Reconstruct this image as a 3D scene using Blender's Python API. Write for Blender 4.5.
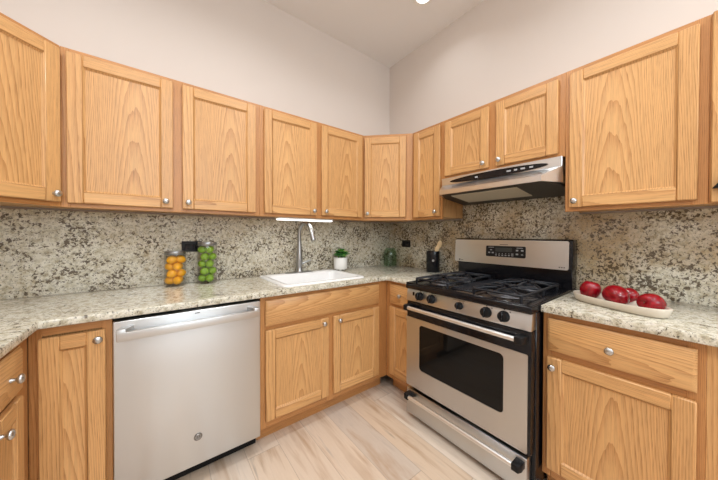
import bpy, bmesh, math, random
from mathutils import Vector, Matrix
random.seed(7)
for o in list(bpy.data.objects): bpy.data.objects.remove(o)
S = bpy.context.scene
COL = S.collection
PI = math.pi

# ------------------------------------------------------------------ camera
CAM = Vector((-2.0749, -2.1575, 1.2424)); YAW, PITCH, ROLL = 0.6514, -0.0096, 0.0027
fw = Vector((math.sin(YAW)*math.cos(PITCH), math.cos(YAW)*math.cos(PITCH), math.sin(PITCH)))
rt = Vector((math.cos(YAW), -math.sin(YAW), 0)); up = rt.cross(fw)
r2 = rt*math.cos(ROLL)+up*math.sin(ROLL); u2 = -rt*math.sin(ROLL)+up*math.cos(ROLL)
cd = bpy.data.cameras.new('camera'); cam = bpy.data.objects.new('camera', cd); COL.objects.link(cam)
M = Matrix((r2, u2, -fw)).transposed().to_4x4(); M.translation = CAM; cam.matrix_world = M
cd.sensor_width = 36; cd.lens = 262.06/718*36; cd.shift_y = -2.54/718; cd.clip_start = .02
S.camera = cam

# ------------------------------------------------------------------ light and exposure
S.view_settings.view_transform = 'Standard'; S.view_settings.look = 'None'
S.view_settings.gamma = 1; S.view_settings.use_curve_mapping = False
S.view_settings.exposure = 0.15
W = bpy.data.worlds.new('world'); S.world = W; W.use_nodes = True
bg = W.node_tree.nodes['Background']; bg.inputs[0].default_value = (.80, .90, 1, 1); bg.inputs[1].default_value = 1.0
CAN_W = 14.0; WIN_W = 46.0; UNDER_W = .16
def area(name, loc, rot, sx, sy, power, color, parent=None, shape='RECTANGLE', spread=PI):
    l = bpy.data.lights.new(name, 'AREA'); l.shape = shape; l.size = sx; l.size_y = sy
    l.energy = power; l.color = color; l.spread = spread
    o = bpy.data.objects.new(name, l); COL.objects.link(o); o.location = loc; o.rotation_euler = rot
    if parent: o.parent = parent
    return o
RX0, RY0, RZ = -3.083, -5.2, 3.127            # left wall, front wall, ceiling
# daylight fill through an added, unseen window behind the camera
area('added_window_fill', (-1.75, RY0-.08, 2.3), (PI/2, 0, 0), 2.4, 1.2, WIN_W, (.86, .94, 1))

# ------------------------------------------------------------------ mesh builder
class MB:
    def __init__(s):
        s.bm = bmesh.new(); s.sl = s.bm.faces.layers.float.new('seed')
    def take(s, t, mi=0, seed=None):
        if seed is None: seed = random.random()
        vm = {v: s.bm.verts.new(v.co) for v in t.verts}
        for f in t.faces:
            try: n = s.bm.faces.new([vm[v] for v in f.verts])
            except ValueError: continue
            n.material_index = mi; n[s.sl] = seed; n.smooth = True
        t.free(); return s
    def box(s, x0, x1, y0, y1, z0, z1, bev=0, mi=0, seed=None, seg=1):
        t = bmesh.new()
        bmesh.ops.create_cube(t, size=1, matrix=Matrix.Translation(((x0+x1)/2, (y0+y1)/2, (z0+z1)/2)) @ Matrix.Diagonal((abs(x1-x0), abs(y1-y0), abs(z1-z0), 1)))
        if bev: bmesh.ops.bevel(t, geom=list(t.edges), offset=bev, segments=seg, affect='EDGES', profile=.5)
        return s.take(t, mi, seed)
    def lathe(s, prof, c=(0, 0, 0), axis='Z', n=24, mi=0, seed=None, mat=None):
        t = bmesh.new(); rings = []
        for r, h in prof:
            if r < 1e-6: rings.append([t.verts.new((0, 0, h))])
            else: rings.append([t.verts.new((r*math.cos(2*PI*i/n), r*math.sin(2*PI*i/n), h)) for i in range(n)])
        for a, b in zip(rings, rings[1:]):
            if len(a) == 1 and len(b) == 1: continue
            for i in range(n):
                j = (i+1) % n
                if len(a) == 1: t.faces.new((a[0], b[i], b[j]))
                elif len(b) == 1: t.faces.new((a[i], a[j], b[0]))
                else: t.faces.new((a[i], a[j], b[j], b[i]))
        m = Matrix.Translation(c)
        if mat is not None: m = m @ mat
        elif axis == '-Y': m = m @ Matrix.Rotation(PI/2, 4, 'X')
        elif axis == '-X': m = m @ Matrix.Rotation(-PI/2, 4, 'Y')
        bmesh.ops.transform(t, matrix=m, verts=t.verts)
        bmesh.ops.recalc_face_normals(t, faces=t.faces)
        return s.take(t, mi, seed)
    def tube(s, pts, rad, n=12, mi=0, seed=None, cap=True):
        t = bmesh.new(); pts = [Vector(p) for p in pts]; rings = []
        rads = rad if isinstance(rad, (list, tuple)) else [rad]*len(pts)
        ref = None
        for i, p in enumerate(pts):
            d = (pts[min(i+1, len(pts)-1)]-pts[max(i-1, 0)]).normalized()
            if ref is None:
                ref = d.orthogonal().normalized()
            ref = (ref-d*ref.dot(d)).normalized(); b = d.cross(ref)
            rings.append([t.verts.new(p+(ref*math.cos(2*PI*k/n)+b*math.sin(2*PI*k/n))*rads[i]) for k in range(n)])
        for a, b in zip(rings, rings[1:]):
            for k in range(n): t.faces.new((a[k], a[(k+1) % n], b[(k+1) % n], b[k]))
        if cap: t.faces.new(rings[0][::-1]); t.faces.new(rings[-1])
        bmesh.ops.recalc_face_normals(t, faces=t.faces)
        return s.take(t, mi, seed)
    def loft(s, loops, mi=0, seed=None, cap0=True, cap1=True, closed=True):
        t = bmesh.new(); R = [[t.verts.new(p) for p in l] for l in loops]; n = len(R[0])
        for a, b in zip(R, R[1:]):
            for k in range(n): t.faces.new((a[k], a[(k+1) % n], b[(k+1) % n], b[k]))
        if cap0: t.faces.new(R[0][::-1])
        if cap1: t.faces.new(R[-1])
        bmesh.ops.recalc_face_normals(t, faces=t.faces)
        return s.take(t, mi, seed)
    def prism(s, poly, z0, z1, bev=0, mi=0, seed=None, mat=None):
        t = bmesh.new(); a = [t.verts.new((x, y, z0)) for x, y in poly]; b = [t.verts.new((x, y, z1)) for x, y in poly]; n = len(poly)
        t.faces.new(a[::-1]); t.faces.new(b)
        for i in range(n): t.faces.new((a[i], a[(i+1) % n], b[(i+1) % n], b[i]))
        bmesh.ops.recalc_face_normals(t, faces=t.faces)
        if bev: bmesh.ops.bevel(t, geom=list(t.edges), offset=bev, segments=2, affect='EDGES', profile=.5)
        if mat is not None: bmesh.ops.transform(t, matrix=mat, verts=t.verts)
        return s.take(t, mi, seed)
    def blob(s, fn, nu=16, nv=12, mi=0, seed=None):
        """closed surface: fn(u, v) with u around, v from pole to pole"""
        t = bmesh.new(); rings = []
        for j in range(nv+1):
            v = j/nv
            if j in (0, nv): rings.append([t.verts.new(fn(0, v))])
            else: rings.append([t.verts.new(fn(i/nu, v)) for i in range(nu)])
        for a, b in zip(rings, rings[1:]):
            for i in range(nu):
                j = (i+1) % nu
                if len(a) == 1: t.faces.new((a[0], b[i], b[j]))
                elif len(b) == 1: t.faces.new((a[i], a[j], b[0]))
                else: t.faces.new((a[i], a[j], b[j], b[i]))
        bmesh.ops.recalc_face_normals(t, faces=t.faces)
        return s.take(t, mi, seed)
    def grid_slab(s, xs, ys, keep, z0, z1, bev=.004):
        t = bmesh.new(); V = {}
        g = lambda i, j: V.setdefault((i, j), t.verts.new((xs[i], ys[j], z1))) if (i, j) not in V else V[(i, j)]
        fs = []
        for i in range(len(xs)-1):
            for j in range(len(ys)-1):
                if keep((xs[i]+xs[i+1])/2, (ys[j]+ys[j+1])/2):
                    fs.append(t.faces.new((g(i, j), g(i+1, j), g(i+1, j+1), g(i, j+1))))
        r = bmesh.ops.extrude_face_region(t, geom=fs)
        vs = [v for v in r['geom'] if isinstance(v, bmesh.types.BMVert)]
        bmesh.ops.translate(t, vec=(0, 0, z0-z1), verts=vs)
        bmesh.ops.recalc_face_normals(t, faces=t.faces)
        ed = [e for e in t.edges if len(e.link_faces) == 2 and e.calc_face_angle() > .5]
        bmesh.ops.bevel(t, geom=ed, offset=bev, segments=2, affect='EDGES', profile=.5)
        return s.take(t, 0, .3)

def obj(name, mb, mats, parent=None, loc=None, angle=.7, label=None):
    me = bpy.data.meshes.new(name); mb.bm.to_mesh(me); mb.bm.free()
    for m in (mats if isinstance(mats, (list, tuple)) else [mats]): me.materials.append(m)
    me.set_sharp_from_angle(angle=angle)
    o = bpy.data.objects.new(name, me); COL.objects.link(o)
    if loc: o.location = loc
    if parent: o.parent = parent
    if label: o['label'] = label
    return o
def tag(o, label, cat, group=None):
    o['label'] = label; o['category'] = cat
    if group: o['group'] = group
    return o
def thing(name, label, cat, loc=(0, 0, 0), rz=0, group=None):
    o = bpy.data.objects.new(name, None); o.empty_display_size = .05; COL.objects.link(o)
    o.location = loc; o.rotation_euler = (0, 0, rz); return tag(o, label, cat, group)
def struct(name, mb, m, angle=.5):
    o = obj(name, mb, m, angle=angle); o['kind'] = 'structure'; return o
def copy_tree(o, parent=None):
    c = o.copy(); COL.objects.link(c)
    if parent: c.parent = parent
    for ch in list(o.children): copy_tree(ch, c)
    return c

# ------------------------------------------------------------------ materials
def srgb(r, g, b): return tuple(((c/255+.055)/1.055)**2.4 if c > 10 else c/255/12.92 for c in (r, g, b))+(1,)
class NT:
    def __init__(s, name):
        s.m = bpy.data.materials.new(name); s.m.use_nodes = True; s.t = s.m.node_tree; s.b = s.t.nodes['Principled BSDF']
    def n(s, typ, **k):
        o = s.t.nodes.new('ShaderNode'+typ)
        for a, v in k.items(): setattr(o, a, v)
        return o
    def l(s, a, b): s.t.links.new(a, b)
    def put(s, sock, v):
        if hasattr(v, 'is_linked') or isinstance(v, bpy.types.NodeSocket): s.l(v, sock)
        else: sock.default_value = v
    def math(s, op, a, b=0., c=None, clamp=False):
        o = s.n('Math', operation=op, use_clamp=clamp); s.put(o.inputs[0], a); s.put(o.inputs[1], b)
        if c is not None: s.put(o.inputs[2], c)
        return o.outputs[0]
    def vm(s, op, a, b):
        o = s.n('VectorMath', operation=op); s.put(o.inputs[0], a); s.put(o.inputs[1], b); return o.outputs[0]
    def noise(s, v, sc, det=2., rough=.5, dist=0.):
        o = s.n('TexNoise'); s.l(v, o.inputs['Vector']); o.inputs['Scale'].default_value = sc
        o.inputs['Detail'].default_value = det; o.inputs['Roughness'].default_value = rough; o.inputs['Distortion'].default_value = dist
        return o.outputs['Fac']
    def ramp(s, f, stops):
        o = s.n('ValToRGB'); e = o.color_ramp.elements
        while len(e) < len(stops): e.new(.5)
        for x, (p, c) in zip(e, stops): x.position = p; x.color = c if len(c) == 4 else tuple(c)+(1,)
        s.l(f, o.inputs[0]); return o.outputs[0]
    def mix(s, f, a, b, mode='MIX'):
        o = s.n('Mix', data_type='RGBA', blend_type=mode); s.put(o.inputs[0], f); s.put(o.inputs[6], a); s.put(o.inputs[7], b); return o.outputs[2]
    def obj(s): return s.n('TexCoord').outputs['Object']
    def bump(s, h, strength, dist=.002):
        o = s.n('Bump'); o.inputs['Strength'].default_value = strength; o.inputs['Distance'].default_value = dist
        s.l(h, o.inputs['Height']); s.l(o.outputs[0], s.b.inputs['Normal'])
    def set(s, **k):
        for a, v in k.items(): s.put(s.b.inputs[a.replace('_', ' ')], v)
        return s
def plain(name, col, rough=.5, metal=0., **k):
    t = NT(name); v = t.obj(); f = t.noise(v, 40, 3)
    c2 = tuple(x*.93 for x in col[:3])+(1,)
    t.set(Base_Color=t.mix(f, col, c2), Roughness=rough, Metallic=metal, **k)
    return t.m

def oak(name, axis, straight, tone_=(1, 1, 1, 1)):
    t = NT(name); v = t.obj()
    at = t.n('Attribute', attribute_name='seed').outputs['Fac']
    sp = t.n('SeparateXYZ'); t.l(v, sp.inputs[0])
    x, y, z = sp.outputs
    a, g = (x, z) if axis == 'z' else (z, x)
    so = t.math('MULTIPLY', at, 17.3)
    cb = t.n('CombineXYZ'); t.l(t.math('ADD', a, so), cb.inputs[0]); t.l(y, cb.inputs[1]); t.l(t.math('ADD', t.math('MULTIPLY', g, .12), so), cb.inputs[2])
    warp = t.math('SUBTRACT', t.noise(cb.outputs[0], 9, 2), .5)
    warp2 = t.math('SUBTRACT', t.noise(cb.outputs[0], 45, 2), .5)
    a1 = t.math('ADD', a, t.math('MULTIPLY', warp, .05))
    ctr = t.math('MULTIPLY', t.math('SUBTRACT', at, .5), .12)
    a2 = t.math('ADD', a1, ctr)
    if straight:
        a2 = t.math('ADD', a2, .35); ph = t.math('MULTIPLY', t.math('MULTIPLY', a2, a2), 150.)
        ph = t.math('ADD', ph, t.math('MULTIPLY', g, 2.0))
    else:
        ph = t.math('MULTIPLY', t.math('MULTIPLY', a2, a2), 520.)
        ph = t.math('ADD', ph, t.math('MULTIPLY', g, 6.0))
    ph = t.math('ADD', ph, t.math('MULTIPLY', warp2, .7))
    ring = t.math('FRACT', ph)
    ring = t.math('POWER', ring, 2.2)
    # pores: short dark dashes along the grain
    pv = t.n('CombineXYZ'); t.l(t.math('MULTIPLY', t.math('ADD', a, so), 1.), pv.inputs[0]); t.l(y, pv.inputs[1]); t.l(t.math('MULTIPLY', g, .035), pv.inputs[2])
    pore = t.noise(pv.outputs[0], 420, 2, .6)
    fine = t.noise(pv.outputs[0], 130, 3, .6)
    tone = t.noise(cb.outputs[0], 3.5, 1)
    light, dark, pr_ = srgb(218, 170, 113), srgb(176, 118, 65), srgb(130, 82, 40)
    c = t.mix(t.math('MULTIPLY', ring, .60), light, dark)
    pf = t.ramp(pore, [(.50, (0, 0, 0)), (.68, (1, 1, 1))])
    c = t.mix(t.math('MULTIPLY', pf, t.math('MULTIPLY_ADD', ring, .45, .18)), c, pr_)
    ff = t.ramp(fine, [(.3, (.90, .90, .90)), (.7, (1.07, 1.06, 1.05))])
    c = t.mix(1., c, ff, 'MULTIPLY')
    tv = t.math('ADD', t.math('MULTIPLY', at, .6), t.math('MULTIPLY', tone, .4))
    tr = t.ramp(tv, [(0, (.90, .87, .84)), (.5, (1, 1, 1)), (1, (1.06, 1.08, 1.10))])
    c = t.mix(1., c, tr, 'MULTIPLY')
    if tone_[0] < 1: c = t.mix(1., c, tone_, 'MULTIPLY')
    t.set(Base_Color=c, Roughness=t.math('MULTIPLY_ADD', fine, .15, .27)); t.b.inputs['Specular IOR Level'].default_value = .5
    t.bump(pore, .06, .001)
    return t.m
OAK_V, OAK_H, OAK_P, OAK_PH = oak('oak_upright', 'z', True), oak('oak_crosswise', 'x', True), oak('oak_panel', 'z', False), oak('oak_drawer', 'x', False)
OAK = [OAK_V, OAK_H, OAK_P, OAK_PH]
SHADED_FRAME_OAK = [oak('oak_frame_shaded_upright', 'z', True, (.80, .68, .58, 1)), oak('oak_frame_shaded_crosswise', 'x', True, (.80, .68, .58, 1))]  # slightly redder frame wood, with the recess shadow around doors put into its colour

def granite(name, gold, blotch, shift):
    t = NT(name); v = t.vm('ADD', t.obj(), (shift, shift*.7, shift*.3))
    big = t.noise(v, 3.2, 3, .55)
    mid = t.noise(v, 34, 4, .62)
    c = t.ramp(mid, [(.32, srgb(172, 162, 138)), (.44, srgb(206, 201, 181)), (.58, srgb(228, 225, 212)), (.75, srgb(212, 208, 192))])
    g = t.ramp(big, [(.40, (0, 0, 0)), (.66, (1, 1, 1))])
    c = t.mix(t.math('MULTIPLY', g, gold), c, srgb(176, 146, 100))
    grey = t.noise(v, 85, 3, .6)
    c = t.mix(t.math('MULTIPLY', t.ramp(grey, [(.53, (0, 0, 0)), (.60, (1, 1, 1))]), .5), c, srgb(150, 145, 128))
    blot = t.noise(v, 62, 4, .66, .5)
    drift = t.noise(v, 7.5, 3, .6, .8)
    th = t.math('ADD', blot, t.math('MULTIPLY', t.math('SUBTRACT', drift, .5), .52))
    c = t.mix(t.math('MULTIPLY', t.ramp(th, [(.585-blotch, (0, 0, 0)), (.625-blotch, (1, 1, 1))]), .9), c, srgb(82, 68, 52))
    blk = t.noise(v, 135, 3, .6)
    c = t.mix(t.math('MULTIPLY', t.ramp(blk, [(.61, (0, 0, 0)), (.65, (1, 1, 1))]), .9), c, srgb(44, 40, 36))
    t.set(Base_Color=c, Roughness=.14); return t.m
GRANITE = granite('speckled_granite_top', .06, -.03, 0.)
GRANITE_BACK = granite('speckled_granite_back', .25, .035, 3.3)
GRANITE_RANGE = granite('golden_granite_back', .80, .05, 8.1)

def planks():
    t = NT('pale_plank_floor'); v = t.obj(); sp = t.n('SeparateXYZ'); t.l(v, sp.inputs[0]); x, y, z = sp.outputs
    w = .178
    px = t.math('DIVIDE', t.math('ADD', x, 1.335), w); ix = t.math('FLOOR', px); fx = t.math('FRACT', px)
    r1 = t.n('TexWhiteNoise', noise_dimensions='1D'); t.l(ix, r1.inputs['W'])
    py = t.math('ADD', t.math('DIVIDE', y, 1.22), t.math('MULTIPLY', r1.outputs['Value'], 7.)); iy = t.math('FLOOR', py); fy = t.math('FRACT', py)
    cb = t.n('CombineXYZ'); t.l(ix, cb.inputs[0]); t.l(iy, cb.inputs[1])
    r2_ = t.n('TexWhiteNoise', noise_dimensions='2D'); t.l(cb.outputs[0], r2_.inputs['Vector']); rv = r2_.outputs['Value']
    base = t.ramp(rv, [(0, srgb(214, 192, 170)), (.3, srgb(228, 214, 199)), (.55, srgb(220, 198, 174)), (.8, srgb(234, 222, 208)), (1, srgb(210, 196, 182))])
    gv = t.n('CombineXYZ'); t.l(t.math('ADD', x, t.math('MULTIPLY', rv, 9.)), gv.inputs[0]); t.l(t.math('MULTIPLY', y, .09), gv.inputs[1]); t.l(rv, gv.inputs[2])
    g1 = t.noise(gv.outputs[0], 14, 4, .6, .6); g2 = t.noise(gv.outputs[0], 90, 3, .6)
    c = t.mix(t.math('MULTIPLY', t.ramp(g1, [(.5, (0, 0, 0)), (.68, (1, 1, 1))]), .75), base, srgb(178, 144, 112))
    c = t.mix(t.math('MULTIPLY', t.ramp(g1, [(.28, (1, 1, 1)), (.42, (0, 0, 0))]), .75), c, srgb(172, 162, 156))
    c = t.mix(t.math('MULTIPLY', g2, .28), c, srgb(172, 144, 116))
    kn = t.noise(gv.outputs[0], 7, 5, .7, 1.5)
    c = t.mix(t.math('MULTIPLY', t.ramp(kn, [(.62, (0, 0, 0)), (.70, (1, 1, 1))]), .6), c, srgb(124, 112, 104))
    ex = t.math('MINIMUM', fx, t.math('SUBTRACT', 1., fx)); ey = t.math('MINIMUM', fy, t.math('SUBTRACT', 1., fy))
    seam = t.math('MAXIMUM', t.math('LESS_THAN', ex, .008), t.math('LESS_THAN', ey, .0015))
    c = t.mix(t.math('MULTIPLY', seam, .35), c, srgb(110, 92, 76))
    t.set(Base_Color=c, Roughness=t.math('MULTIPLY_ADD', g2, .2, .30)); return t.m
FLOOR = planks()

def paint(name, col, rough=.6):
    t = NT(name); v = t.obj(); f = t.noise(v, 220, 2); t.set(Base_Color=t.mix(t.noise(v, 1.3, 2), col, tuple(x*.975 for x in col[:3])+(1,)), Roughness=rough)
    t.bump(f, .04, .001); return t.m
WALL = paint('warm_beige_paint', srgb(222, 213, 206)); CEIL = paint('white_ceiling_paint', srgb(238, 238, 239), .7); WHITE_TRIM = paint('white_trim_paint', srgb(238, 237, 233), .4)

def steel(name, tangent, col=.62, rough=.27, aniso=0., bump=.02):
    """brushed steel; reflections smear along the given direction"""
    t = NT(name); v = t.obj()
    f = t.noise(t.vm('MULTIPLY', v, (6, 6, 900)), 1., 2, .5); soft = t.noise(t.vm('MULTIPLY', v, (7, 7, .6)), 1., 2, .5)
    t.set(Base_Color=t.mix(soft, (col*.97, col*.99, col*1.0, 1), (col*.88, col*.895, col*.905, 1)), Metallic=1., Roughness=t.math('MULTIPLY_ADD', soft, .12, rough-.06), Anisotropic=aniso)
    if aniso:
        c = t.n('CombineXYZ'); 
        for k in range(3): c.inputs[k].default_value = tangent[k]
        t.l(c.outputs[0], t.b.inputs['Tangent'])
    t.bump(f, bump, .0004); return t.m
UPZ = (0, 0, 1)
STEEL_X, STEEL_Y = steel('brushed_steel_dishwasher', UPZ, .68, .34, .75), steel('brushed_steel_range', UPZ, .64, .32, .6)
STEEL_HOOD = steel('brushed_steel_hood', UPZ, .74, .30)
NICKEL = steel('satin_nickel', UPZ, .60, .28)
CHROME = steel('brushed_nickel_faucet', UPZ, .46, .30)
LIDMETAL = steel('jar_lid_metal', UPZ, .36, .35)
BAR = steel('polished_bar', UPZ, .92, .36)
BLACK = plain('black_enamel', (.006, .006, .008, 1), .16, Specular_IOR_Level=.35)
BLACK_MATTE = plain('black_plastic', (.008, .008, .009, 1), .45, Specular_IOR_Level=.25)
IRON = plain('cast_iron', (.014, .016, .021, 1), .36, Specular_IOR_Level=.35)
BURNER = plain('burner_alloy', (.16, .16, .17, 1), .35, .8)
GLASS_DARK = plain('dark_oven_glass', (.006, .006, .006, 1), .05, Specular_IOR_Level=.22)
PORCELAIN = plain('white_porcelain', (.9, .9, .9, 1), .1)
CERAMIC = plain('cream_ceramic', srgb(226, 216, 200), .45)
POT = plain('white_ceramic', srgb(238, 237, 233), .3)
GREY_MARK = plain('grey_marking', (.42, .42, .43, 1), .4)
DARK_MARK = plain('dark_marking', (.07, .07, .075, 1), .4)
EMBLEM = plain('grey_emblem', (.23, .225, .22, 1), .35, .7)
LEMON = plain('lemon_skin', srgb(250, 178, 20), .4); LIME = plain('lime_skin', srgb(134, 176, 40), .35)
STEM = plain('stem_brown', srgb(80, 52, 30), .6)
SPOONWOOD = plain('pale_beech', srgb(222, 192, 146), .5)
SOIL = plain('soil', srgb(60, 46, 36), .9)
FILTER = plain('hood_filter_panel', srgb(214, 204, 182), .4)
HOOD_IN = plain('dark_hood_inside', (.02, .02, .02, 1), .4)
def apple_mat():
    t = NT('red_apple_skin'); v = t.obj(); f = t.noise(t.vm('MULTIPLY', v, (60, 60, 14)), 1., 3, .6)
    t.set(Base_Color=t.ramp(f, [(.3, srgb(104, 3, 16)), (.6, srgb(150, 8, 26)), (.85, srgb(172, 26, 38))]), Roughness=.16); return t.m
APPLE = apple_mat()
def leaf_mat():
    t = NT('succulent_leaf'); v = t.obj(); f = t.noise(v, 30, 2)
    t.set(Base_Color=t.ramp(f, [(.3, srgb(30, 82, 40)), (.52, srgb(66, 130, 56)), (.7, srgb(146, 182, 84))]), Roughness=.4); return t.m
LEAF = leaf_mat()
def thin_glass(name, tint, refl=1.0):
    t = NT(name); t.t.nodes.remove(t.b); out = t.t.nodes['Material Output']
    tr = t.n('BsdfTransparent'); tr.inputs[0].default_value = tint
    gl = t.n('BsdfGlossy'); gl.inputs['Roughness'].default_value = .03
    lw = t.n('LayerWeight'); lw.inputs['Blend'].default_value = .5
    fr = t.math('MULTIPLY_ADD', t.math('POWER', lw.outputs['Facing'], 5.), .9, .035)
    mx = t.n('MixShader'); t.l(t.math('MULTIPLY', fr, refl), mx.inputs[0]); t.l(tr.outputs[0], mx.inputs[1]); t.l(gl.outputs[0], mx.inputs[2])
    t.l(mx.outputs[0], out.inputs[0]); return t.m
GLASS = thin_glass('clear_glass', (.985, .99, .985, 1)); GREEN_GLASS = thin_glass('green_glass', (.85, .93, .86, 1)); PANE = thin_glass('window_glass', (.98, .99, .99, 1))
def emit(name, col, s, base=.9):
    t = NT(name); t.set(Base_Color=(base, base, base, 1), Emission_Color=col, Emission_Strength=s); return t.m
LAMP = emit('lit_lamp_lens', (1, .96, .90, 1), 9.); TUBE = emit('lit_lamp_strip', (1, .99, .93, 1), 1.7)
DISPLAY = emit('dim_display', (.10, .12, .10, 1), .08, .02)

# ------------------------------------------------------------------ room shell
struct('floor', MB().box(RX0-.1, .1, RY0-.1, .1, -.1, 0), FLOOR)
struct('ceiling', MB().box(RX0-.1, .1, RY0-.1, .1, RZ, RZ+.1), CEIL)
struct('wall_back', MB().box(RX0-.1, .1, 0, .1, 0, RZ), WALL)
struct('wall_right', MB().box(0, .1, RY0-.1, 0, 0, RZ), WALL)
struct('wall_left', MB().box(RX0-.1, RX0, RY0-.1, 0, 0, RZ), WALL)
wx0, wx1, wz0, wz1 = -2.95, -.55, 1.7, 2.9
fw_ = MB(); fw_.box(RX0, wx0, RY0-.1, RY0, 0, RZ); fw_.box(wx1, 0, RY0-.1, RY0, 0, RZ); fw_.box(wx0, wx1, RY0-.1, RY0, 0, wz0); fw_.box(wx0, wx1, RY0-.1, RY0, wz1, RZ)
struct('wall_front', fw_, WALL)
wf = MB(); t_ = .05
for a in ((wx0, wx0+t_, wz0, wz1), (wx1-t_, wx1, wz0, wz1), (wx0+t_, wx1-t_, wz0, wz0+t_), (wx0+t_, wx1-t_, wz1-t_, wz1), (-1.775, -1.725, wz0+t_, wz1-t_)):
    wf.box(a[0], a[1], RY0-.07, RY0-.02, a[2], a[3])
win = struct('added_window_1', wf, WHITE_TRIM)  # unseen window, added and set high to light upper cabinets and ceiling
wp = MB(); wp.box(wx0+t_, -1.775, RY0-.047, RY0-.043, wz0+t_, wz1-t_); wp.box(-1.725, wx1-t_, RY0-.047, RY0-.043, wz0+t_, wz1-t_)
obj('added_window_pane', wp, PANE, win)

# ------------------------------------------------------------------ cabinets (local: x along the face, y into the wall, face plane y = 0)
def knob(parent, x, z, y=-.02, r=.0155):
    p = [(0, 0), (.0075, 0), (.0065, .004), (.0052, .010), (.006, .014), (r*.80, .0165), (r, .0205), (r*.97, .0245), (r*.75, .0285), (r*.4, .0305), (0, .031)]
    return obj('knob', MB().lathe(p, (x, y, z), '-Y', 20), NICKEL, parent, angle=1.2, label='round satin nickel knob')
def door(parent, x0, x1, z0, z1, kx=None, kz=None, st=.056):
    w, h = (x1-x0)/2, (z1-z0)/2; cx, cz = (x0+x1)/2, (z0+z1)/2
    m = MB(); b = .0035
    m.box(-w, -w+st, -.02, 0, -h, h, b, 0); m.box(w-st, w, -.02, 0, -h, h, b, 0)
    m.box(-w+st, w-st, -.02, 0, h-st, h, b, 1); m.box(-w+st, w-st, -.02, 0, -h, -h+st, b, 1)
    # sloped moulding round the panel
    i, j = w-st, h-st
    t = bmesh.new(); o_ = [t.verts.new(p) for p in ((-i, -.0185, -j), (i, -.0185, -j), (i, -.0185, j), (-i, -.0185, j))]
    q = .009; n_ = [t.verts.new(p) for p in ((-i+q, -.0095, -j+q), (i-q, -.0095, -j+q), (i-q, -.0095, j-q), (-i+q, -.0095, j-q))]
    for k in range(4): t.faces.new((o_[k], o_[(k+1) % 4], n_[(k+1) % 4], n_[k]))
    bmesh.ops.recalc_face_normals(t, faces=t.faces)
    for f in t.faces:
        if f.normal.y > 0: f.normal_flip()
    m.take(t, 0, .2)
    d = obj('door', m, OAK, parent, (cx, 0, cz))
    obj('door_panel', MB().box(-w+st-.004, w-st+.004, -.0105, -.001, -h+st-.004, h-st+.004), OAK_P, d)
    if kx is not None: knob(d, kx-cx, kz-cz)
    return d
def drawer(parent, x0, x1, z0, z1, kn=True, name='drawer'):
    w, h = (x1-x0)/2, (z1-z0)/2
    m = MB(); m.box(-w, w, -.012, 0, -h, h, .002, 0)
    i = .012
    t = bmesh.new()
    A = [t.verts.new(p) for p in ((-w, -.012, -h), (w, -.012, -h), (w, -.012, h), (-w, -.012, h))]
    B = [t.verts.new(p) for p in ((-w+i, -.021, -h+i), (w-i, -.021, -h+i), (w-i, -.021, h-i), (-w+i, -.021, h-i))]
    for k in range(4): t.faces.new((A[k], A[(k+1) % 4], B[(k+1) % 4], B[k]))
    t.faces.new(B); bmesh.ops.recalc_face_normals(t, faces=t.faces)
    if sum(f.normal.y for f in t.faces) > 0: bmesh.ops.reverse_faces(t, faces=t.faces)
    m.take(t, 0)
    d = obj(name, m, OAK_PH, parent, ((x0+x1)/2, 0, (z0+z1)/2))
    if kn: knob(d, 0, 0, -.021)
    return d
def frame(parent, w, z0, z1, stiles, rails):
    """face frame: stiles (x0, x1) full height, rails (x0, x1, za, zb)"""
    m = MB()
    for a, b in stiles: m.box(a, b, 0, .019, z0, z1, .0012, 0)
    for a, b, c, d in rails: m.box(a, b, .0005, .019, c, d, .0008, 1)
    return obj('face_frame', m, SHADED_FRAME_OAK, parent)
def wall_cab(name, label, loc, rz, w, z0, z1, depth, stiles, doors, poly=None):
    t = thing(name, label, 'cabinet', (loc[0], loc[1], z0), rz); h = z1-z0
    b = MB()
    if poly: b.prism(poly, .012, h)
    else: b.box(0, w, .019, depth, .012, h, 0, 0)
    obj('cabinet_body', b, OAK_V, t)
    inner = [(a[1], c[0]) for a, c in zip(stiles, stiles[1:])]
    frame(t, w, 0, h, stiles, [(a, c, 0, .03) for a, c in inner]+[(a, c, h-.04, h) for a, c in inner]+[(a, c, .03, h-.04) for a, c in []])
    for (x0, x1, a, c, kx, kz) in doors: door(t, x0, x1, a-z0, c-z0, kx, kz-z0)
    return t
ZB, ZT = 1.372, 2.134
# left wall run in the photograph (back wall): 36 inch two-door units; x is measured from the unit's left end
L0 = -2.446
wall_cab('wall_cabinet', 'wide two-door oak wall cabinet above the fruit jars and left end of dishwasher', (L0, -.305), 0, .921, ZB, ZT, .305,
         [(0, .03), (.42, .50), (.885, .921)], [(.022, .436, 1.392, 2.112, .402, 1.428), (.480, .893, 1.392, 2.112, .508, 1.43)])
L1 = L0+.921
wall_cab('wall_cabinet', 'two-door oak wall cabinet directly above the white sink and faucet', (L1, -.305), 0, .915, ZB, ZT, .305,
         [(0, .04), (.425, .485), (.875, .915)], [(.028, .433, 1.394, 2.112, .405, 1.428), (.477, .884, 1.398, 2.112, .510, 1.43)])
s45 = math.sqrt(.5)
def loc45(pts, o, rz):
    c, s = math.cos(-rz), math.sin(-rz)
    return [((x-o[0])*c-(y-o[1])*s, (x-o[0])*s+(y-o[1])*c) for x, y in pts]
o_ = (-.61, -.305)
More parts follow.
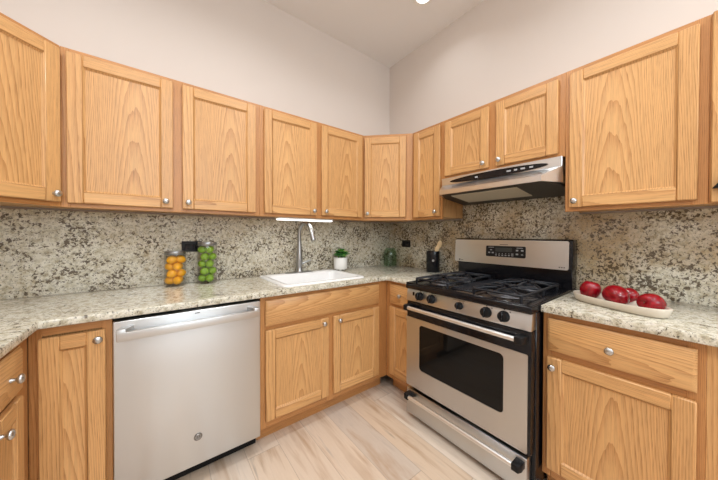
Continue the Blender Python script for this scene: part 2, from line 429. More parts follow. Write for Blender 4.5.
wall_cab('corner_wall_cabinet', 'diagonal oak wall cabinet in the corner where the two walls meet, above the green jar', o_, -PI/4, .4313, ZB, ZT, .3,
         [(0, .03), (.375, .4313)], [(.010, .372, 1.40, 2.106, .038, 1.432)],
         loc45([(-.6099, -.02), (-.6099, -.2915), (-.2915, -.6099), (-.02, -.6099), (-.001, -.001)], o_, -PI/4))
o_ = (-2.446-.332, -.305-.332)
wall_cab('corner_wall_cabinet', 'diagonal oak wall cabinet cut by the left edge of the photo', o_, PI/4, .4695, ZB, ZT, .3,
         [(0, .04), (.43, .4695)], [(.022, .459, 1.394, 2.112, .432, 1.43)],
         loc45([(-2.4461, -.001), (-2.4461, -.2915), (-2.7645, -.6369), (RX0+.001, -.6369), (RX0+.001, -.001)], o_, PI/4))
# range wall: rotate so local x runs toward -y
RV = -PI/2
wall_cab('wall_cabinet', 'narrow single-door oak wall cabinet left of the range hood', (-.305, -.61), RV, .305, ZB, ZT, .305,
         [(0, .04), (.275, .305)], [(.026, .290, 1.394, 2.110, .256, 1.43)])
wall_cab('wall_cabinet', 'short two-door oak wall cabinet on top of the range hood', (-.305, -.915), RV, .783, 1.677, ZT, .305,
         [(0, .04), (.355, .425), (.74, .783)], [(.029, .367, 1.696, 2.106, .337, 1.73), (.415, .752, 1.696, 2.106, .441, 1.73)])
wall_cab('wall_cabinet', 'big single-door oak wall cabinet over the tray of red apples', (-.305, -1.698), RV, .472, ZB, ZT, .305,
         [(0, .035), (.43, .472)], [(.020, .445, 1.392, 2.108, .046, 1.425)])
t = wall_cab('wall_cabinet', 'oak wall cabinet with black pull at the right edge of the photo', (-.305, -2.1702), RV, .46, ZB, ZT, .305,
         [(0, .03), (.43, .46)], [(.004, .45, 1.376, 2.132, None, 0)])
pm = MB(); pm.prism([(.008, .058), (.045, .058), (.045, .112)], -.046, -.0215, .001, mat=Matrix(((1, 0, 0, 0), (0, 0, 1, 0), (0, 1, 0, 0), (0, 0, 0, 1))))
obj('door_pull', pm, BLACK_MATTE, t, label='black wedge-shaped pull')

def base_cab(name, label, loc, rz, w, stiles, doors, drawers, rails=None, x_in=0, falsefront=False):
    t = thing(name, label, 'cabinet', (loc[0], loc[1], 0), rz)
    b = MB()
    if falsefront:
        for a in ((0, .018, .019, .585, .105, .882), (w-.018, w, .019, .585, .105, .882), (.018, w-.018, .019, .585, .105, .123), (.018, w-.018, .573, .585, .123, .882)): b.box(*a)
    else: b.box(0, w, .019, .585, .105, .882)
    obj('cabinet_body', b, OAK_V, t)
    obj('toe_kick', MB().box(0, w, .075, .55, 0, .105), SHADED_FRAME_OAK[1], t)
    inner = [(a[1], c[0]) for a, c in zip(stiles, stiles[1:])]
    rl = []
    for a, c in inner: rl += [(a, c, .105, .155), (a, c, .845, .882)]
    if drawers: rl += [(stiles[0][1], stiles[-1][0], .672, .715)]
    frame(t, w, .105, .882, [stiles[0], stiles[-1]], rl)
    if len(stiles) > 2:
        obj('center_stile', MB().box(stiles[1][0], stiles[1][1], 0, .019,   .105, .882, .001), SHADED_FRAME_OAK[0], t)
    for (x0, x1, a, c, kx, kz) in doors: door(t, x0, x1, a, c, kx, kz)
    for (x0, x1, a, c) in drawers: drawer(t, x0, x1, a, c, not falsefront, 'false_drawer_front' if falsefront else 'drawer')
    return t
X0 = -1.613
base_cab('sink_base_cabinet', 'two-door oak base cabinet under the white sink', (X0, -.61), 0, -.61-X0, [(0, .035), (.445, .495), (.90, -.61-X0)],
         [(-1.585-X0, -1.163-X0, .148, .682, -1.205-X0, .652), (-1.124-X0, -.707-X0, .148, .682, -1.082-X0, .652)], [(-1.585-X0, -.707-X0, .706, .857)], falsefront=True)
base_cab('base_cabinet', 'narrow oak base cabinet with drawer squeezed between sink corner and range', (-.61, -.6102), RV, .312, [(0, .06), (.28, .312)],
         [(.05, .292, .148, .682, .262, .65)], [(.05, .292, .706, .857)])
base_cab('base_cabinet', 'oak base cabinet with wide drawer and door, right of the range under the apples', (-.61, -1.698), RV, .472, [(0, .035), (.43, .472)],
         [(.021, .453, .148, .676, .045, .636)], [(.021, .453, .706, .855)])
t = thing('base_cabinet', 'plain dark oak base panel at the lower right edge of the photo', 'cabinet', (-.61, -2.1702, 0), RV)
obj('cabinet_body', MB().box(0, .46, .0, .585, .105, .882, .001), OAK_V, t); obj('toe_kick', MB().box(0, .46, .075, .55, 0, .105), OAK_H, t)
GX = -2.473
base_cab('base_cabinet', 'slim full-height-door oak base cabinet left of the dishwasher', (GX, -.61), 0, .235, [(0, .035), (.203, .235)],
         [(.028, .215, .148, .840, .195, .806)], [])
base_cab('base_cabinet', 'oak base cabinet with drawer at the lower left edge of the photo', (GX, -.985), PI/2, .372, [(0, .05), (.24, .372)],
         [(.045, .262, .148, .682, .082, .640)], [(.045, .262, .700, .854)])

# ------------------------------------------------------------------ worktops and splashbacks
sx0, sx1, sy0, sy1 = -1.462, -.802, -.588, -.045      # sink rim
m = MB().grid_slab([RX0, -2.439, sx0+.03, sx1-.03, -.644, -.02], [-1.0, -.9235, -.644, sy0+.03, sy1-.03, -.0205],
    lambda x, y: (y > -.644 or x < -2.439 or (x > -.644 and y > -.9235)) and not (sx0+.03 < x < sx1-.03 and sy0+.03 < y < sy1-.03), .882, .914)
tag(obj('granite_worktop', m, GRANITE), 'long speckled granite worktop running from the left edge past the sink to the range', 'countertop')
m = MB().grid_slab([-.644, -.02], [-2.63, -1.6965], lambda x, y: True, .882, .914)
tag(obj('granite_worktop', m, GRANITE), 'short speckled granite worktop right of the range carrying the apple tray', 'countertop')
tag(obj('granite_backsplash', MB().box(RX0, -.02, -.02, -.0003, .88, 1.3715), GRANITE_BACK), 'granite backsplash behind the sink and fruit jars', 'backsplash')
m = MB().grid_slab([-2.63, -1.6965, -.9165, -.0], [0, .49, .79], lambda x, y: y < .49 or -1.6965 < x < -.9165, 0, .0197, .0004)
bmesh.ops.transform(m.bm, matrix=Matrix(((0, 0, -1, -.0003), (1, 0, 0, 0), (0, 1, 0, .8815), (0, 0, 0, 1))), verts=m.bm.verts)
bmesh.ops.recalc_face_normals(m.bm, faces=m.bm.faces)
tag(obj('granite_backsplash', m, GRANITE_RANGE), 'granite backsplash behind the range and the apples, rising to the hood', 'backsplash')

# ------------------------------------------------------------------ dishwasher
dx0, dx1 = -2.235, -1.621
t = thing('dishwasher', 'stainless steel dishwasher with bar handle under the worktop', 'dishwasher', ((dx0+dx1)/2, -.6, 0)); hw = (dx1-dx0)/2
obj('tub', MB().box(-hw-.001, hw+.001, .0, .56, .10, .868), BLACK_MATTE, t)
obj('toe_kick', MB().box(-hw, hw, .05, .5, 0, .10), BLACK_MATTE, t)
d = obj('door', MB().box(-hw+.001, hw-.001, -.047, 0, .098, .868, .005, seg=3), STEEL_X, t)
m = MB(); hx = hw-.018
m.box(-hx, hx, -.103, -.083, .796, .834, .004, seg=2)
for s in (-1, 1):
    m.prism([(s*hx, -.100), (s*hx, -.086), (s*(hx-.012), -.046), (s*(hx-.055), -.046), (s*(hx-.035), -.086), (s*(hx-.03), -.1)], .802, .846, .002)
obj('handle', m, STEEL_X, t, label='flat stainless bar handle')
obj('badge', MB().lathe([(0, 0), (.0185, 0), (.0185, .0015), (.0165, .0025), (0, .0025)], (.003, -.047, .239), '-Y', 32), EMBLEM, t, label='small round grey emblem')
m = MB(); R_ = .0115      # stylised script rings of the round emblem
m.tube([(.003+R_*math.cos(a*PI/12), -.0498, .239+R_*math.sin(a*PI/12)) for a in range(25)], .0007, 6)
m.tube([(.003-.006+.003*math.cos(a*PI/8), -.0498, .239+.004*math.sin(a*PI/8)) for a in range(4, 15)], .0007, 6)
m.tube([(.003+.004+.003*math.cos(a*PI/8), -.0498, .239+.004*math.sin(a*PI/8)) for a in range(3, 14)], .0007, 6)
obj('emblem_script', m, STEEL_X, t)
m = MB(); m.box(-.008, .012, -.0478, -.0468, .853, .8575); obj('indicator_mark', m, DARK_MARK, t)

# ------------------------------------------------------------------ sink, faucet
def rrect(x0, x1, y0, y1, r, z, n=5):
    P = []
    for cx, cy, a0 in ((x1-r, y1-r, 0), (x0+r, y1-r, 90), (x0+r, y0+r, 180), (x1-r, y0+r, 270)):
        for k in range(n+1):
            a = math.radians(a0+90*k/n); P.append((cx+r*math.cos(a), cy+r*math.sin(a), z))
    return P
t = thing('kitchen_sink', 'white drop-in porcelain sink set in the granite worktop', 'sink', ((sx0+sx1)/2, (sy0+sy1)/2, .9142))
ax, ay = (sx1-sx0)/2, (sy1-sy0)/2
L = [rrect(-ax, ax, -ay, ay, .05, 0), rrect(-ax+.003, ax-.003, -ay+.003, ay-.003, .048, .008), rrect(-ax+.012, ax-.012, -ay+.012, ay-.012, .042, .0115),
     rrect(-ax+.038, ax-.038, -ay+.038, ay-.105, .05, .0105), rrect(-ax+.046, ax-.046, -ay+.046, ay-.113, .05, .002), rrect(-ax+.055, ax-.055, -ay+.055, ay-.122, .05, -.10),
     rrect(-ax+.075, ax-.075, -ay+.075, ay-.142, .06, -.175), rrect(-ax+.12, ax-.12, -ay+.12, ay-.187, .06, -.187)]
U = [rrect(-ax+.11, ax-.11, -ay+.11, ay-.177, .06, -.195), rrect(-ax+.045, ax-.045, -ay+.045, ay-.112, .06, -.17), rrect(-ax+.045, ax-.045, -ay+.045, ay-.1, .05, 0.0)]
obj('basin', MB().loft(L, cap0=False), PORCELAIN, t, angle=1.2)
obj('drain', MB().lathe([(0, 0), (.03, 0), (.042, .003), (.045, .0)], (0, -.03, -.187), n=24), CHROME, t)
fx, fy, fz = -1.137, -.100, .926
t = thing('kitchen_faucet', 'brushed nickel gooseneck pull-down faucet behind the sink', 'faucet', (fx, fy, fz))
obj('deck_plate', MB().loft([rrect(-.125, .125, -.03, .03, .029, 0), rrect(-.125, .125, -.03, .03, .029, .004), rrect(-.12, .12, -.026, .026, .025, .007)]), CHROME, t)
obj('faucet_body', MB().lathe([(.03, .006), (.03, .014), (.026, .022), (.025, .05), (.0265, .09), (.027, .12), (.022, .17), (.0175, .23), (.0155, .262), (0, .262)], n=24), CHROME, t, angle=1.2)
path = [(0, 0, .25), (0, 0, .33)]
RR = .080; dirx, diry = .20, -.98
for k in range(1, 13):
    a = PI-k*PI*.94/12; path.append(((RR+RR*math.cos(a))*dirx, (RR+RR*math.cos(a))*diry, .335+RR*math.sin(a)))
obj('spout', MB().tube(path, .0145, 14), CHROME, t, angle=1.2)
e = Vector(path[-1]); dn = (Vector(path[-1])-Vector(path[-2])).normalized()
obj('spray_head', MB().tube([e-dn*.004, e+dn*.005, e+dn*.03, e+dn*.075, e+dn*.084], [.0148, .0175, .0185, .0205, .0185], 16), CHROME, t, angle=1.2)
obj('lever', MB().tube([(.02, -.008, .075), (.038, -.014, .082), (.075, -.03, .098), (.09, -.037, .103)], [.011, .010, .006, .005], 10), CHROME, t, angle=1.2)

# ------------------------------------------------------------------ range
yl, yr, yc = -.928, -1.690, -1.309
t = thing('gas_range', 'freestanding stainless and black gas range between the base cabinets', 'range', (-.36, yc, 0), RV); hw = .381
# local: x toward world -y, y toward the wall (+x); world x = -.36 + local y
Y = lambda wx: wx+.36
obj('range_body', MB().box(-hw, hw, Y(-.672), Y(-.03), .03, .880, .003), BLACK, t)
ct = obj('cooktop', MB().box(-hw-.001, hw+.001, Y(-.735), Y(-.03), .880, .916, .008, seg=3).box(-hw+.004, hw-.004, Y(-.735)+.006, Y(-.69), .914, .9215, .003).box(-hw-.001, -hw+.02, Y(-.735)+.004, Y(-.15), .914, .922, .003).box(hw-.02, hw+.001, Y(-.735)+.004, Y(-.15), .914, .922, .003), BLACK, t)
obj('feet', MB().box(-hw+.03, hw-.03, Y(-.64), Y(-.06), 0, .032), BLACK_MATTE, t)
# sloped stainless control strip
Pz = [(Y(-.728), .800), (Y(-.716), .880), (Y(-.67), .880), (Y(-.67), .800)]
MZX = Matrix(((0, 0, 1, 0), (1, 0, 0, 0), (0, 1, 0, 0), (0, 0, 0, 1)))
cp = obj('control_panel', MB().prism(Pz, -hw+.002, hw-.002, .002, mat=MZX), STEEL_Y, t)
tilt = Matrix.Rotation(PI/2-.149, 4, 'X')
def front(z): return Y(-.728)+(z-.8)*.15
def rknob(yw, z, r):
    x = -(yw-yc)
    k = obj('burner_knob', MB().lathe([(r*1.02, 0), (r*1.02, .004), (r*.93, .007), (r*.88, .022), (r*.80, .026), (0, .026)], (0, 0, 0), n=28, mat=tilt), BLACK_MATTE, t, (x, front(z), z))
    g = MB(); g.box(-r*.17, r*.17, -.034, -.02, -r*.95, r*.95, .003); bmesh.ops.rotate(g.bm, cent=(0, 0, 0), matrix=Matrix.Rotation(-.149, 3, 'X'), verts=g.bm.verts)
    obj('knob_grip', g, BLACK, k)
    for a in ((r*.92, r*1.1, r*.85, r*1.05), (-r*.1, r*.1, r*1.14, r*1.3)): obj('dial_mark', MB().box(a[0], a[1], -.0012, .004, a[2], a[3]), DARK_MARK, t, (x, front(z+a[2])-.0005, z))
for yw, z, r in ((-1.042, .842, .0272), (-1.134, .842, .0272), (-1.325, .842, .021), (-1.478, .842, .0272), (-1.566, .842, .0272)): rknob(yw, z, r)
obj('light_switch', MB().box(-.329, -.316, front(.85)-.004, front(.85)+.006, .838, .862, .0015), BLACK_MATTE, t)
for q in ((.262, .276, .858, .864), (-.03, .045, .8705, .8725)): obj('panel_print', MB().box(q[0], q[1], front(q[2])-.001, front(q[3])+.001, q[2], q[3]), DARK_MARK, t)
# oven door
od = obj('oven_door', MB().box(-hw+.003, hw-.003, Y(-.722), Y(-.676), .222, .795, .004, seg=2), BLACK, t)
wl, wr, w0, w1 = -.268, .258, .358, .655
m = MB(); yf = Y(-.7265)
def plate(m, x0, x1, z0, z1, hx0, hx1, hz0, hz1, r, y0, y1):
    O = rrect(x0, x1, z0, z1, .008, 0, 6); I = rrect(hx0, hx1, hz0, hz1, r, 0, 6)
    tb = bmesh.new(); vs = {}
    for nm, lp, y in (('of', O, y0), ('if', I, y0), ('ob', O, y1), ('ib', I, y1)): vs[nm] = [tb.verts.new((p[0], y, p[1])) for p in lp]
    n = len(O)
    for k in range(n):
        j = (k+1) % n
        for a, b in (('of', 'if'), ('ob', 'of'), ('if', 'ib'), ('ib', 'ob')): tb.faces.new((vs[a][k], vs[a][j], vs[b][j], vs[b][k]))
    bmesh.ops.recalc_face_normals(tb, faces=tb.faces); m.take(tb)
plate(m, -hw+.004, hw-.016, .226, .690, wl, wr, w0, w1, .022, yf, Y(-.7215))
obj('door_skin', m, STEEL_Y, od, label='stainless front panel')
obj('oven_window', MB().loft([[(p[0], Y(-.7242), p[1]) for p in rrect(wl-.002, wr+.002, w0-.002, w1+.002, .022, 0, 6)], [(p[0], Y(-.7212), p[1]) for p in rrect(wl-.002, wr+.002, w0-.002, w1+.002, .022, 0, 6)]]), GLASS_DARK, od, label='dark glass oven window')
def bar_handle(name, z, x0, x1, yb, par):
    h = obj(name, MB().tube([(x0, Y(yb), z), (x1, Y(yb), z)], .0125, 16), BAR, par, label='bright steel bar')
    for s, x in ((-1, x0), (1, x1)):
        e = MB(); a, b = (x-.035, x+.004) if s < 0 else (x-.004, x+.035)
        e.prism([(a, Y(yb)-.0145) if s > 0 else (a+.008, Y(yb)-.0145), (b-.008 if s > 0 else b, Y(yb)-.0145), (b, Y(yb)+.006), (b, Y(-.722)), (a, Y(-.722)), (a, Y(yb)+.006)], z-.0165, z+.0165, .003)
        obj('handle_end', e, BLACK_MATTE, h, label='black plastic end cap')
bar_handle('oven_handle', .763, -.330, .330, -.770, od)
dr = obj('storage_drawer', MB().box(-hw+.004, hw-.016, Y(-.726), Y(-.676), .035, .203, .006, seg=2), STEEL_Y, t, label='stainless storage drawer')
bar_handle('drawer_handle', .172, -.322, .322, -.768, dr)
# backguard
bgm = MB(); bgm.box(-hw+.004, hw-.004, Y(-.105), Y(-.022), .914, 1.04, .003)
bgm.prism([(Y(-.122), 1.03), (Y(-.112), 1.212), (Y(-.10), 1.218), (Y(-.022), 1.218), (Y(-.022), 1.03)], -hw-.016, hw, .006, mat=MZX)
bgo = obj('backguard', bgm, BLACK, t)
m = MB(); Q = []
tb = bmesh.new()
for yo in (-.0045, .0): Q.append([(p[0], Y(-.122)+yo+(p[1]-1.03)*.055, p[1]) for p in rrect(-hw-.014, hw-.018, 1.032, 1.208, .012, 0, 4)])
m.loft(Q); obj('backguard_face', m, STEEL_Y, bgo, label='stainless face of the backguard')
def bgy(z, o=-.005): return Y(-.122)+(z-1.03)*.055+o
cx0, cx1, cz0, cz1 = -.137, .130, 1.088, 1.166
Q = [[(p[0], bgy(p[1], o), p[1]) for p in rrect(cx0, cx1, cz0, cz1, .008, 0, 4)] for o in (-.0085, -.004)]
dp = obj('display_panel', MB().loft(Q), BLACK_MATTE, bgo, label='black oven control pad')
obj('display_window', MB().box(-.068, .045, bgy(1.14, -.0095), bgy(1.14, -.007), 1.125, 1.154), DISPLAY, bgo)
m = MB()
def mark(x, z, w, h): m.box(x-w/2, x+w/2, bgy(z, -.0096), bgy(z, -.0075), z-h/2, z+h/2)
for x in (-.062, -.040, -.018, .004, .026): mark(x, 1.112, .006, .004); mark(x, 1.100, .011, .006)
mark(.048, 1.112, .015, .005); mark(.048, 1.100, .015, .005)
mark(-.098, 1.155, .040, .004); mark(.094, 1.155, .040, .004)
for x in (-.112, -.086): mark(x, 1.116, .014, .009)
mark(-.099, 1.136, .014, .006)
for x in (.078, .110): mark(x, 1.138, .015, .010)
mark(.078, 1.112, .015, .010); mark(.110, 1.110, .013, .005)
obj('button_print', m, GREY_MARK, bgo)
def mark2(x, z, w, h): obj('maker_mark', MB().box(x-w/2, x+w/2, bgy(z, -.0058), bgy(z, -.003), z-h/2, z+h/2), DARK_MARK, bgo)
mark2(-.352, 1.047, .012, .012); mark2(-.330, 1.045, .020, .004); mark2(-.012, 1.176, .055, .004)
for x in (.318, .330, .342): mark2(x, 1.047, .007, .006)
# burners and grates
bs = [(-.215, Y(-.545), .042), (.195, Y(-.545), .052), (-.215, Y(-.265), .036), (.195, Y(-.265), .040)]
for x, y, r in bs:
    b = obj('burner', MB().lathe([(r*1.9, .915), (r*1.85, .919), (r*1.2, .919), (r*1.1, .928), (r*.95, .934), (0, .934)], (x, y, 0), n=28), BURNER, t)
    obj('burner_cap', MB().lathe([(r*.9, .934), (r*.92, .940), (r*.8, .944), (0, .944)], (x, y, 0), n=28), IRON, b)
def grate(x0, x1, y0, y1, cs):
    m = MB(); z = .947; q = .0062
    def bar(a, b, r=q): m.tube([a, b], r, 8)
    cr = [(x0, y0, z), (x1, y0, z), (x1, y1, z), (x0, y1, z)]
    ring = []
    for p in rrect(x0, x1, y0, y1, .03, z, 4): ring.append(p)
    m.tube(ring+[ring[0]], q, 8)
    ym = (y0+y1)/2; bar((x0, ym, z), (x1, ym, z))
    for (cx, cy, r) in cs:
        lo, hi = (y0, ym) if cy < ym else (ym, y1)
        for a, b in (((x0, cy), (cx-r*.5, cy)), ((x1, cy), (cx+r*.5, cy)), ((cx, lo), (cx, cy-r*.5)), ((cx, hi), (cx, cy+r*.5))):
            m.tube([(a[0], a[1], z), ((a[0]*.6+b[0]*.4), (a[1]*.6+b[1]*.4), z+.008), (b[0], b[1], z+.009)], q, 8)
        for dx, dy in ((-1, -1), (1, -1), (1, 1), (-1, 1)):
            a = (cx+dx*(x1-x0)*.5*.86, (lo+hi)/2+dy*(hi-lo)*.5*.86); b = (cx+dx*r*.75, cy+dy*r*.75)
            a = (max(x0, min(x1, a[0])), a[1])
            m.tube([(a[0], a[1], z), ((a[0]+b[0])/2, (a[1]+b[1])/2, z+.008), (b[0], b[1], z+.008)], q*.85, 8)
    for p in ((x0+.01, y0+.01), (x1-.01, y0+.01), (x1-.01, y1-.01), (x0+.01, y1-.01), (x0, ym), (x1, ym)):
        m.tube([(p[0], p[1], .915), (p[0], p[1], z)], .007, 8)
    obj('burner_grate', m, IRON, t, angle=1.2, label='black cast-iron grate')
grate(-.345, -.085, Y(-.685), Y(-.145), [bs[0], bs[2]])
grate(.065, .325, Y(-.685), Y(-.145), [bs[1], bs[3]])
m = MB()
m.box(-.078, .058, Y(-.66), Y(-.16), .914, .924, .004)
for k in range(7): m.box(-.068+k*.019, -.060+k*.019, Y(-.65), Y(-.17), .922, .930, .002)
obj('center_griddle_rack', m, IRON, t)

# ------------------------------------------------------------------ hood
t = thing('range_hood', 'stainless under-cabinet range hood with black oval control strip above the range', 'range hood', (-.305, yc, 1.535), RV)
# local: y=0 at cabinet face plane; z=0 at the lip
m = MB()
m.box(-hw, hw, -.028, .28, .085, .1415, .002)
vis_t = [(-hw, .28), (-hw, -.027), (hw, -.027), (hw, .28)]
def vl(lo, z): return [(x, y, z) for x, y in lo]
low = [(-hw, .28), (-hw, -.004), (-.318, -.145), (.322, -.145), (hw, -.004), (hw, .28)]
topl = [(-hw, .28), (-hw, -.0275), (-hw+.002, -.029), (hw-.002, -.029), (hw, -.0275), (hw, .28)]
lowi = [(-hw+.012, .27), (-hw+.012, .0), (-.308, -.135), (.312, -.135), (hw-.012, .0), (hw-.012, .27)]
m.loft([vl(topl, .0855), vl(low, .030), vl(low, .0), vl(lowi, .0), vl(lowi, .02)], cap0=False, cap1=False)
hb = obj('hood_shell', m, STEEL_HOOD, t, angle=.3)
uz = lambda y: .004-(y+.135)*.046/.405
obj('hood_underside', MB().loft([vl(lowi, .018), [(x, y, uz(y)) for x, y in lowi]]), HOOD_IN, t, label='dark sloping filter underside')
obj('light_panel', MB().prism([(-.07, uz(-.07)-.004), (.17, uz(.17)-.004), (.17, uz(.17)+.002), (-.07, uz(-.07)+.002)], -.27, .17, mat=MZX), FILTER, t, label='pale lamp panel')
Q = []
for yo in (-.0335, -.0275): Q.append([(.006+.312*math.cos(a*PI/24), yo, .109+.0225*math.sin(a*PI/24)) for a in range(48)])
obj('control_strip', MB().loft(Q), BLACK, t, label='long black oval control strip')
for x, w in ((.11, .025), (.15, .018), (.19, .025), (.235, .02)): obj('switch_button', MB().box(x-w/2, x+w/2, -.0352, -.033, .104, .114, .001), GREY_MARK, t)
obj('maker_mark', MB().box(-.11, -.09, -.0346, -.033, .103, .113), GREY_MARK, t)

# ------------------------------------------------------------------ under-cabinet light and recessed lights
t = thing('under_cabinet_light', 'lit white strip light under the cabinet over the sink', 'light', (-1.156, -.262, 1.3715))
obj('housing', MB().box(-.235, .235, -.03, .03, -.012, 0, .003), WHITE_TRIM, t)
obj('diffuser', MB().box(-.23, .23, -.026, .026, -.021, -.011, .004), TUBE, t)
area('under_cabinet_lamp', (0, 0, -.023), (0, 0, 0), .44, .04, UNDER_W, (1, .98, .88), t)
def can(x, y, label, power=CAN_W, spread=PI):
    t = thing('recessed_ceiling_light', label, 'ceiling light', (x, y, RZ), 0, 'recessed lights in the ceiling')
    obj('trim_ring', MB().lathe([(.052, 0), (.052, -.004), (.06, -.007), (.082, -.005), (.086, 0)], n=32), WHITE_TRIM, t)
    obj('lens', MB().lathe([(0, -.003), (.053, -.002), (.053, .0), (0, 0)], n=32), LAMP, t)
    area('can_lamp', (0, 0, -.009), (0, 0, 0), .11, .11, power, (.955, .985, 1), t, 'DISK', spread)
can(-.405, -.80, 'lit recessed ceiling light near the room corner at the top of the photo', 1.2, 2.3)
for x, y in ((-2.60, -1.15), (-1.55, -1.15), (-1.12, -2.05)):  # unseen lights added to brighten the wall cabinets more than the bases
    can(x, y, 'added recessed light above the worktop edge, out of view', 8.0, 2.7)
for x, y in ((-2.2, -2.9), (-.9, -3.3), (-2.2, -4.2)):  # unseen lights added further back to grade the splash below the cabinets
    can(x, y, 'added recessed light above the open kitchen floor, out of view')

# ------------------------------------------------------------------ outlets
def outlet(loc, rz, label):
    t = thing('wall_outlet', label, 'outlet', loc, rz)
    obj('cover_plate', MB().box(-.058, .058, -.006, 0, -.036, .036, .002), BLACK_MATTE, t)
    m = MB()
    for s in (-1, 1): m.box(s*.024-.014, s*.024+.014, -.0075, -.005, -.016, .016, .002)
    obj('socket', m, BLACK, t)
outlet((-1.897, -.0202, 1.16), 0, 'black outlet plate on the backsplash between the two fruit jars')
outlet((-.0202, -.280, 1.153), RV, 'black outlet plate on the backsplash above the green glass jar')

# ------------------------------------------------------------------ fruit jars
def jar(x, y, r, h, label):
    t = thing('glass_jar', label, 'jar', (x, y, .9142))
    hl = h-.022
    obj('glass_body', MB().lathe([(0, 0), (r*.9, 0), (r, .006), (r, hl-.012), (r*.96, hl), (r*.96, hl+.004), (r*.925, hl), (r*.955, hl-.014), (r*.955, .012), (r*.85, .007), (0, .007)], n=36), GLASS, t, angle=.9)
    obj('lid', MB().lathe([(0, hl), (r*.97, hl), (r*.98, hl+.001), (r*.98, h-.003), (r*.95, h), (0, h)], n=36), LIDMETAL, t, label='metal screw lid')
def fruit(name, label, cat, p, r, ln, mat, tip, group, first=[None]):
    pass
def make_fruit(name, r, ln, mat, tip):
    def fn(u, v):
        th = v*PI; z = -math.cos(th); rr = math.sin(th)**.92
        zz = z*ln + tip*(abs(z)**14)*(1 if z > 0 else -.6)*r
        return Vector((rr*r*math.cos(2*PI*u), rr*r*math.sin(2*PI*u), zz))
    return obj(name, MB().blob(fn, 18, 14), mat, angle=1.5)
def fill(x, y, r, h, name, fr, mat, layers, group, names, ln, tip):
    rng = random.Random(len(names)*7+layers)
    src = make_fruit(name, fr, fr*ln, mat, tip); k = 0; rc = r*.94-fr*1.04
    pos = ('front', 'right', 'left')
    for L_ in range(layers):
        z = .9142+.009+fr*1.02+L_*(h-.03-2*fr*1.05-.009)/(layers-1)
        for q in range(3):
            a = -PI/2+.35+q*2*PI/3+(PI/3 if L_ % 2 else 0)
            o = src if k == 0 else src.copy()
            if k: COL.objects.link(o)
            o.location = (x+rc*math.cos(a), y+rc*math.sin(a), z)
            o.rotation_euler = (PI/2+rng.uniform(-.4, .4), rng.uniform(-.3, .3), a+rng.uniform(-.5, .5)+PI/2)
            side = ['front right', 'rear', 'front left'] if L_ % 2 == 0 else ['rear right', 'rear left', 'front']
            tag(o, names[0] % (side[q], names[1][L_]), name, group); k += 1
jar(-1.994, -.105, .058, .222, 'shorter glass jar of yellow lemons on the worktop')
fill(-1.994, -.105, .058, .226, 'lemon', .0258, LEMON, 4, 'lemons in the glass jar', ('yellow lemon at the %s of the %s layer in the shorter jar', ('bottom', 'second', 'third', 'top')), 1.14, .12)
jar(-1.815, -.112, .058, .277, 'taller glass jar of green limes on the worktop')
fill(-1.815, -.112, .058, .283, 'lime', .0245, LIME, 5, 'limes in the glass jar', ('green lime at the %s of the %s layer in the taller jar', ('bottom', 'second', 'middle', 'fourth', 'top')), 1.1, .08)

# ------------------------------------------------------------------ green glass jar, crock, plant
t = thing('glass_vase', 'squat green glass jar in the worktop corner', 'vase', (-.105, -.125, .9142)); r = .068
tag(t, t['label'], 'vase')
obj('glass_body', MB().lathe([(0, 0), (r*.9, 0), (r, .01), (r*1.02, .07), (r*1.0, .13), (r*.90, .158), (r*.74, .174), (r*.70, .184), (r*.74, .188), (r*.67, .188), (r*.69, .172), (r*.86, .155), (r*.96, .128), (r*.97, .07), (r*.95, .014), (0, .008)], n=36), GREEN_GLASS, t, angle=.9)
t = thing('utensil_crock', 'black cylindrical utensil crock left of the range', 'crock', (-.12, -.69, .9142)); r = .058
obj('crock_body', MB().lathe([(0, 0), (r*.98, 0), (r, .003), (r, .183), (r*.985, .186), (r*.93, .186), (r*.93, .01), (0, .01)], n=40), BLACK, t, angle=.9)
m = MB(); b = Matrix.Rotation(math.radians(-8), 4, 'Z')
m.lathe([(0, 0), (.011, 0), (.011, .004), (.009, .006), (0, .006)], (-.0575*.78, -.0575*.63, .105), n=20, mat=Matrix.Rotation(math.atan2(-.63, -.78), 4, 'Z') @ Matrix.Rotation(PI/2, 4, 'Y'))
obj('emblem', m, NICKEL, t, label='small round metal emblem')
def utensil(name, label, base, top, head):
    t = thing(name, label, 'utensil', base); d = Vector(top)-Vector(base); n = d.normalized()
    obj('handle', MB().tube([(0, 0, 0), d*.5, d*.82], [.006, .005, .0055], 10), SPOONWOOD, t)
    fx_ = Vector((-.62, .78, 0)); fx_ = (fx_-n*fx_.dot(n)).normalized(); fy_ = n.cross(fx_)
    def fn(u, v):
        a = v*PI; w = head*math.sin(a)**.7; q = d*.80+n*(.075*(1-math.cos(a))/2)
        return q+fx_*(w*math.cos(2*PI*u))+fy_*(.0045*math.sin(2*PI*u)*math.sin(a))
    obj('bowl' if 'spoon' in name else 'blade', MB().blob(fn, 14, 10), SPOONWOOD, t, angle=1.2)
utensil('wooden_spoon', 'pale wooden spoon with the taller head in the black crock', (-.10, -.672, .926), (-.098, -.745, 1.170), .020)
utensil('wooden_spatula', 'pale wooden spatula leaning low in the black crock', (-.14, -.70, .926), (-.115, -.728, 1.115), .018)

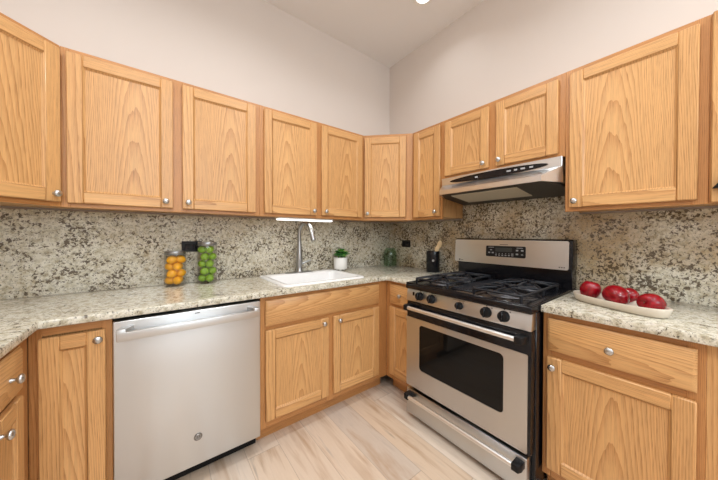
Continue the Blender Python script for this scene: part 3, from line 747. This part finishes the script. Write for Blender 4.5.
t = thing('potted_succulent', 'green succulent in a white footed pot right of the faucet', 'plant', (-.732, -.113, .9142)); r = .064
p_ = obj('pot', MB().lathe([(0, .012), (r*.93, .012), (r*.98, .018), (r, .05), (r, .118), (r*.98, .12), (r*.90, .12), (r*.90, .03), (0, .03)], n=36), POT, t, angle=.9)
for k in range(3):
    a = -PI/2-.6+k*2*PI/3
    obj('pot_foot', MB().lathe([(0, 0), (.010, 0), (.013, .014), (0, .014)], (.036*math.cos(a), .036*math.sin(a), 0), n=14), POT, p_)
obj('soil', MB().lathe([(0, .108), (r*.9, .108), (r*.9, .100), (0, .1)], n=24), SOIL, t)
def rosette(m, c, R0, lean, n=3):
    rng = random.Random(int(R0*1e5)+int(c[0]*1e4))
    for ring in range(n):
        k = 8-ring
        for q in range(k):
            a = 2*PI*q/k+ring*.4+rng.uniform(-.1, .1); el = math.radians((18, 45, 70)[ring])+rng.uniform(-.1, .1); Ln = R0*(1-.2*ring)
            d = Vector((math.cos(a)*math.cos(el), math.sin(a)*math.cos(el), math.sin(el))); sd = Vector((-math.sin(a), math.cos(a), 0)); nn = d.cross(sd)
            def fn(u, v, d=d, sd=sd, nn=nn, Ln=Ln):
                s = v; w = Ln*.27*math.sin(PI*min(1, s**.8))**.75
                return Vector(c)+d*(Ln*s)+sd*(w*math.cos(2*PI*u))+nn*(w*.38*math.sin(2*PI*u)-.12*Ln*s*s)
            m.blob(fn, 8, 7)
for c, R0 in (((0.006, -.004, .165), .068), ((-.038, -.024, .135), .054), ((.040, -.012, .142), .056), ((.004, .036, .140), .052), ((-.002, -.044, .130), .046)):
    m = MB(); m.tube([(c[0], c[1], .104), c], .007, 8); rosette(m, c, R0, 0)
    obj('leaf_rosette', m, LEAF, t, angle=1.2)

# ------------------------------------------------------------------ tray with apples
tx, ty = -.421, -1.921
t = thing('serving_tray', 'long cream ceramic tray holding red apples right of the range', 'tray', (tx, ty, .9142), math.radians(-26))
def oval(a, b, z, p=2.6, bend=0):
    P = []
    for k in range(40):
        q = 2*PI*k/40; c, s = math.cos(q), math.sin(q)
        x = b*math.copysign(abs(c)**(2/p), c); y = a*math.copysign(abs(s)**(2/p), s)
        P.append((x, y, z+bend*(y/a)**2))
    return P
obj('tray_body', MB().loft([oval(.160, .048, 0), oval(.172, .058, .007), oval(.182, .066, .033, bend=.005), oval(.180, .064, .037, bend=.005), oval(.173, .057, .034, bend=.005), oval(.160, .047, .013), oval(.15, .04, .011)]), CERAMIC, t, angle=1.2)
def make_apple():
    t = thing('apple', '', 'apple', group='red apples on the cream tray')
    R = .041
    def fn(u, v):
        th = v*PI; a = 2*PI*u
        rr = math.sin(th)
        z = -math.cos(th)
        prof = rr*(1+.10*z)                       # broader shoulder at the stem end
        dim = -.26*math.exp(-((rr)/.28)**2)*(1 if z > 0 else .75)
        lob = 1+.035*math.cos(5*a)*(.5-.5*z)
        return Vector((prof*lob*R*math.cos(a), prof*lob*R*math.sin(a), (z*(1.02)+dim*(1 if z > 0 else -1))*R*1.16))
    obj('skin', MB().blob(fn, 30, 24), APPLE, t, angle=2)
    obj('stem', MB().tube([(0, 0, R*.72), (.002, 0, R*.95), (.005, .001, R*1.12)], [.0018, .0016, .0022], 8), STEM, t)
    return t
A0 = make_apple()
specs = [((-.377, -1.822, .9275+.044), (.2, .1, .4), 'leftmost red apple standing upright on the cream tray', 1.0),
         ((-.443, -1.924, .9275+.045), (1.30, .2, 2.0), 'large middle red apple at the front of the tray', 1.10),
         ((-.363, -1.951, .9275+.038), (.9, -.6, 1.0), 'red apple half hidden behind the middle apple', .83),
         ((-.477, -2.034, .9275+.0395), (1.45, 0, -2.1), 'rightmost red apple lying on its side with its dimple showing', .97)]
for i, (p, rot, lb, sc) in enumerate(specs):
    o = A0 if i == 0 else copy_tree(A0)
    o.location = p; o.rotation_euler = rot; o.scale = (sc, sc, sc); o['label'] = lb
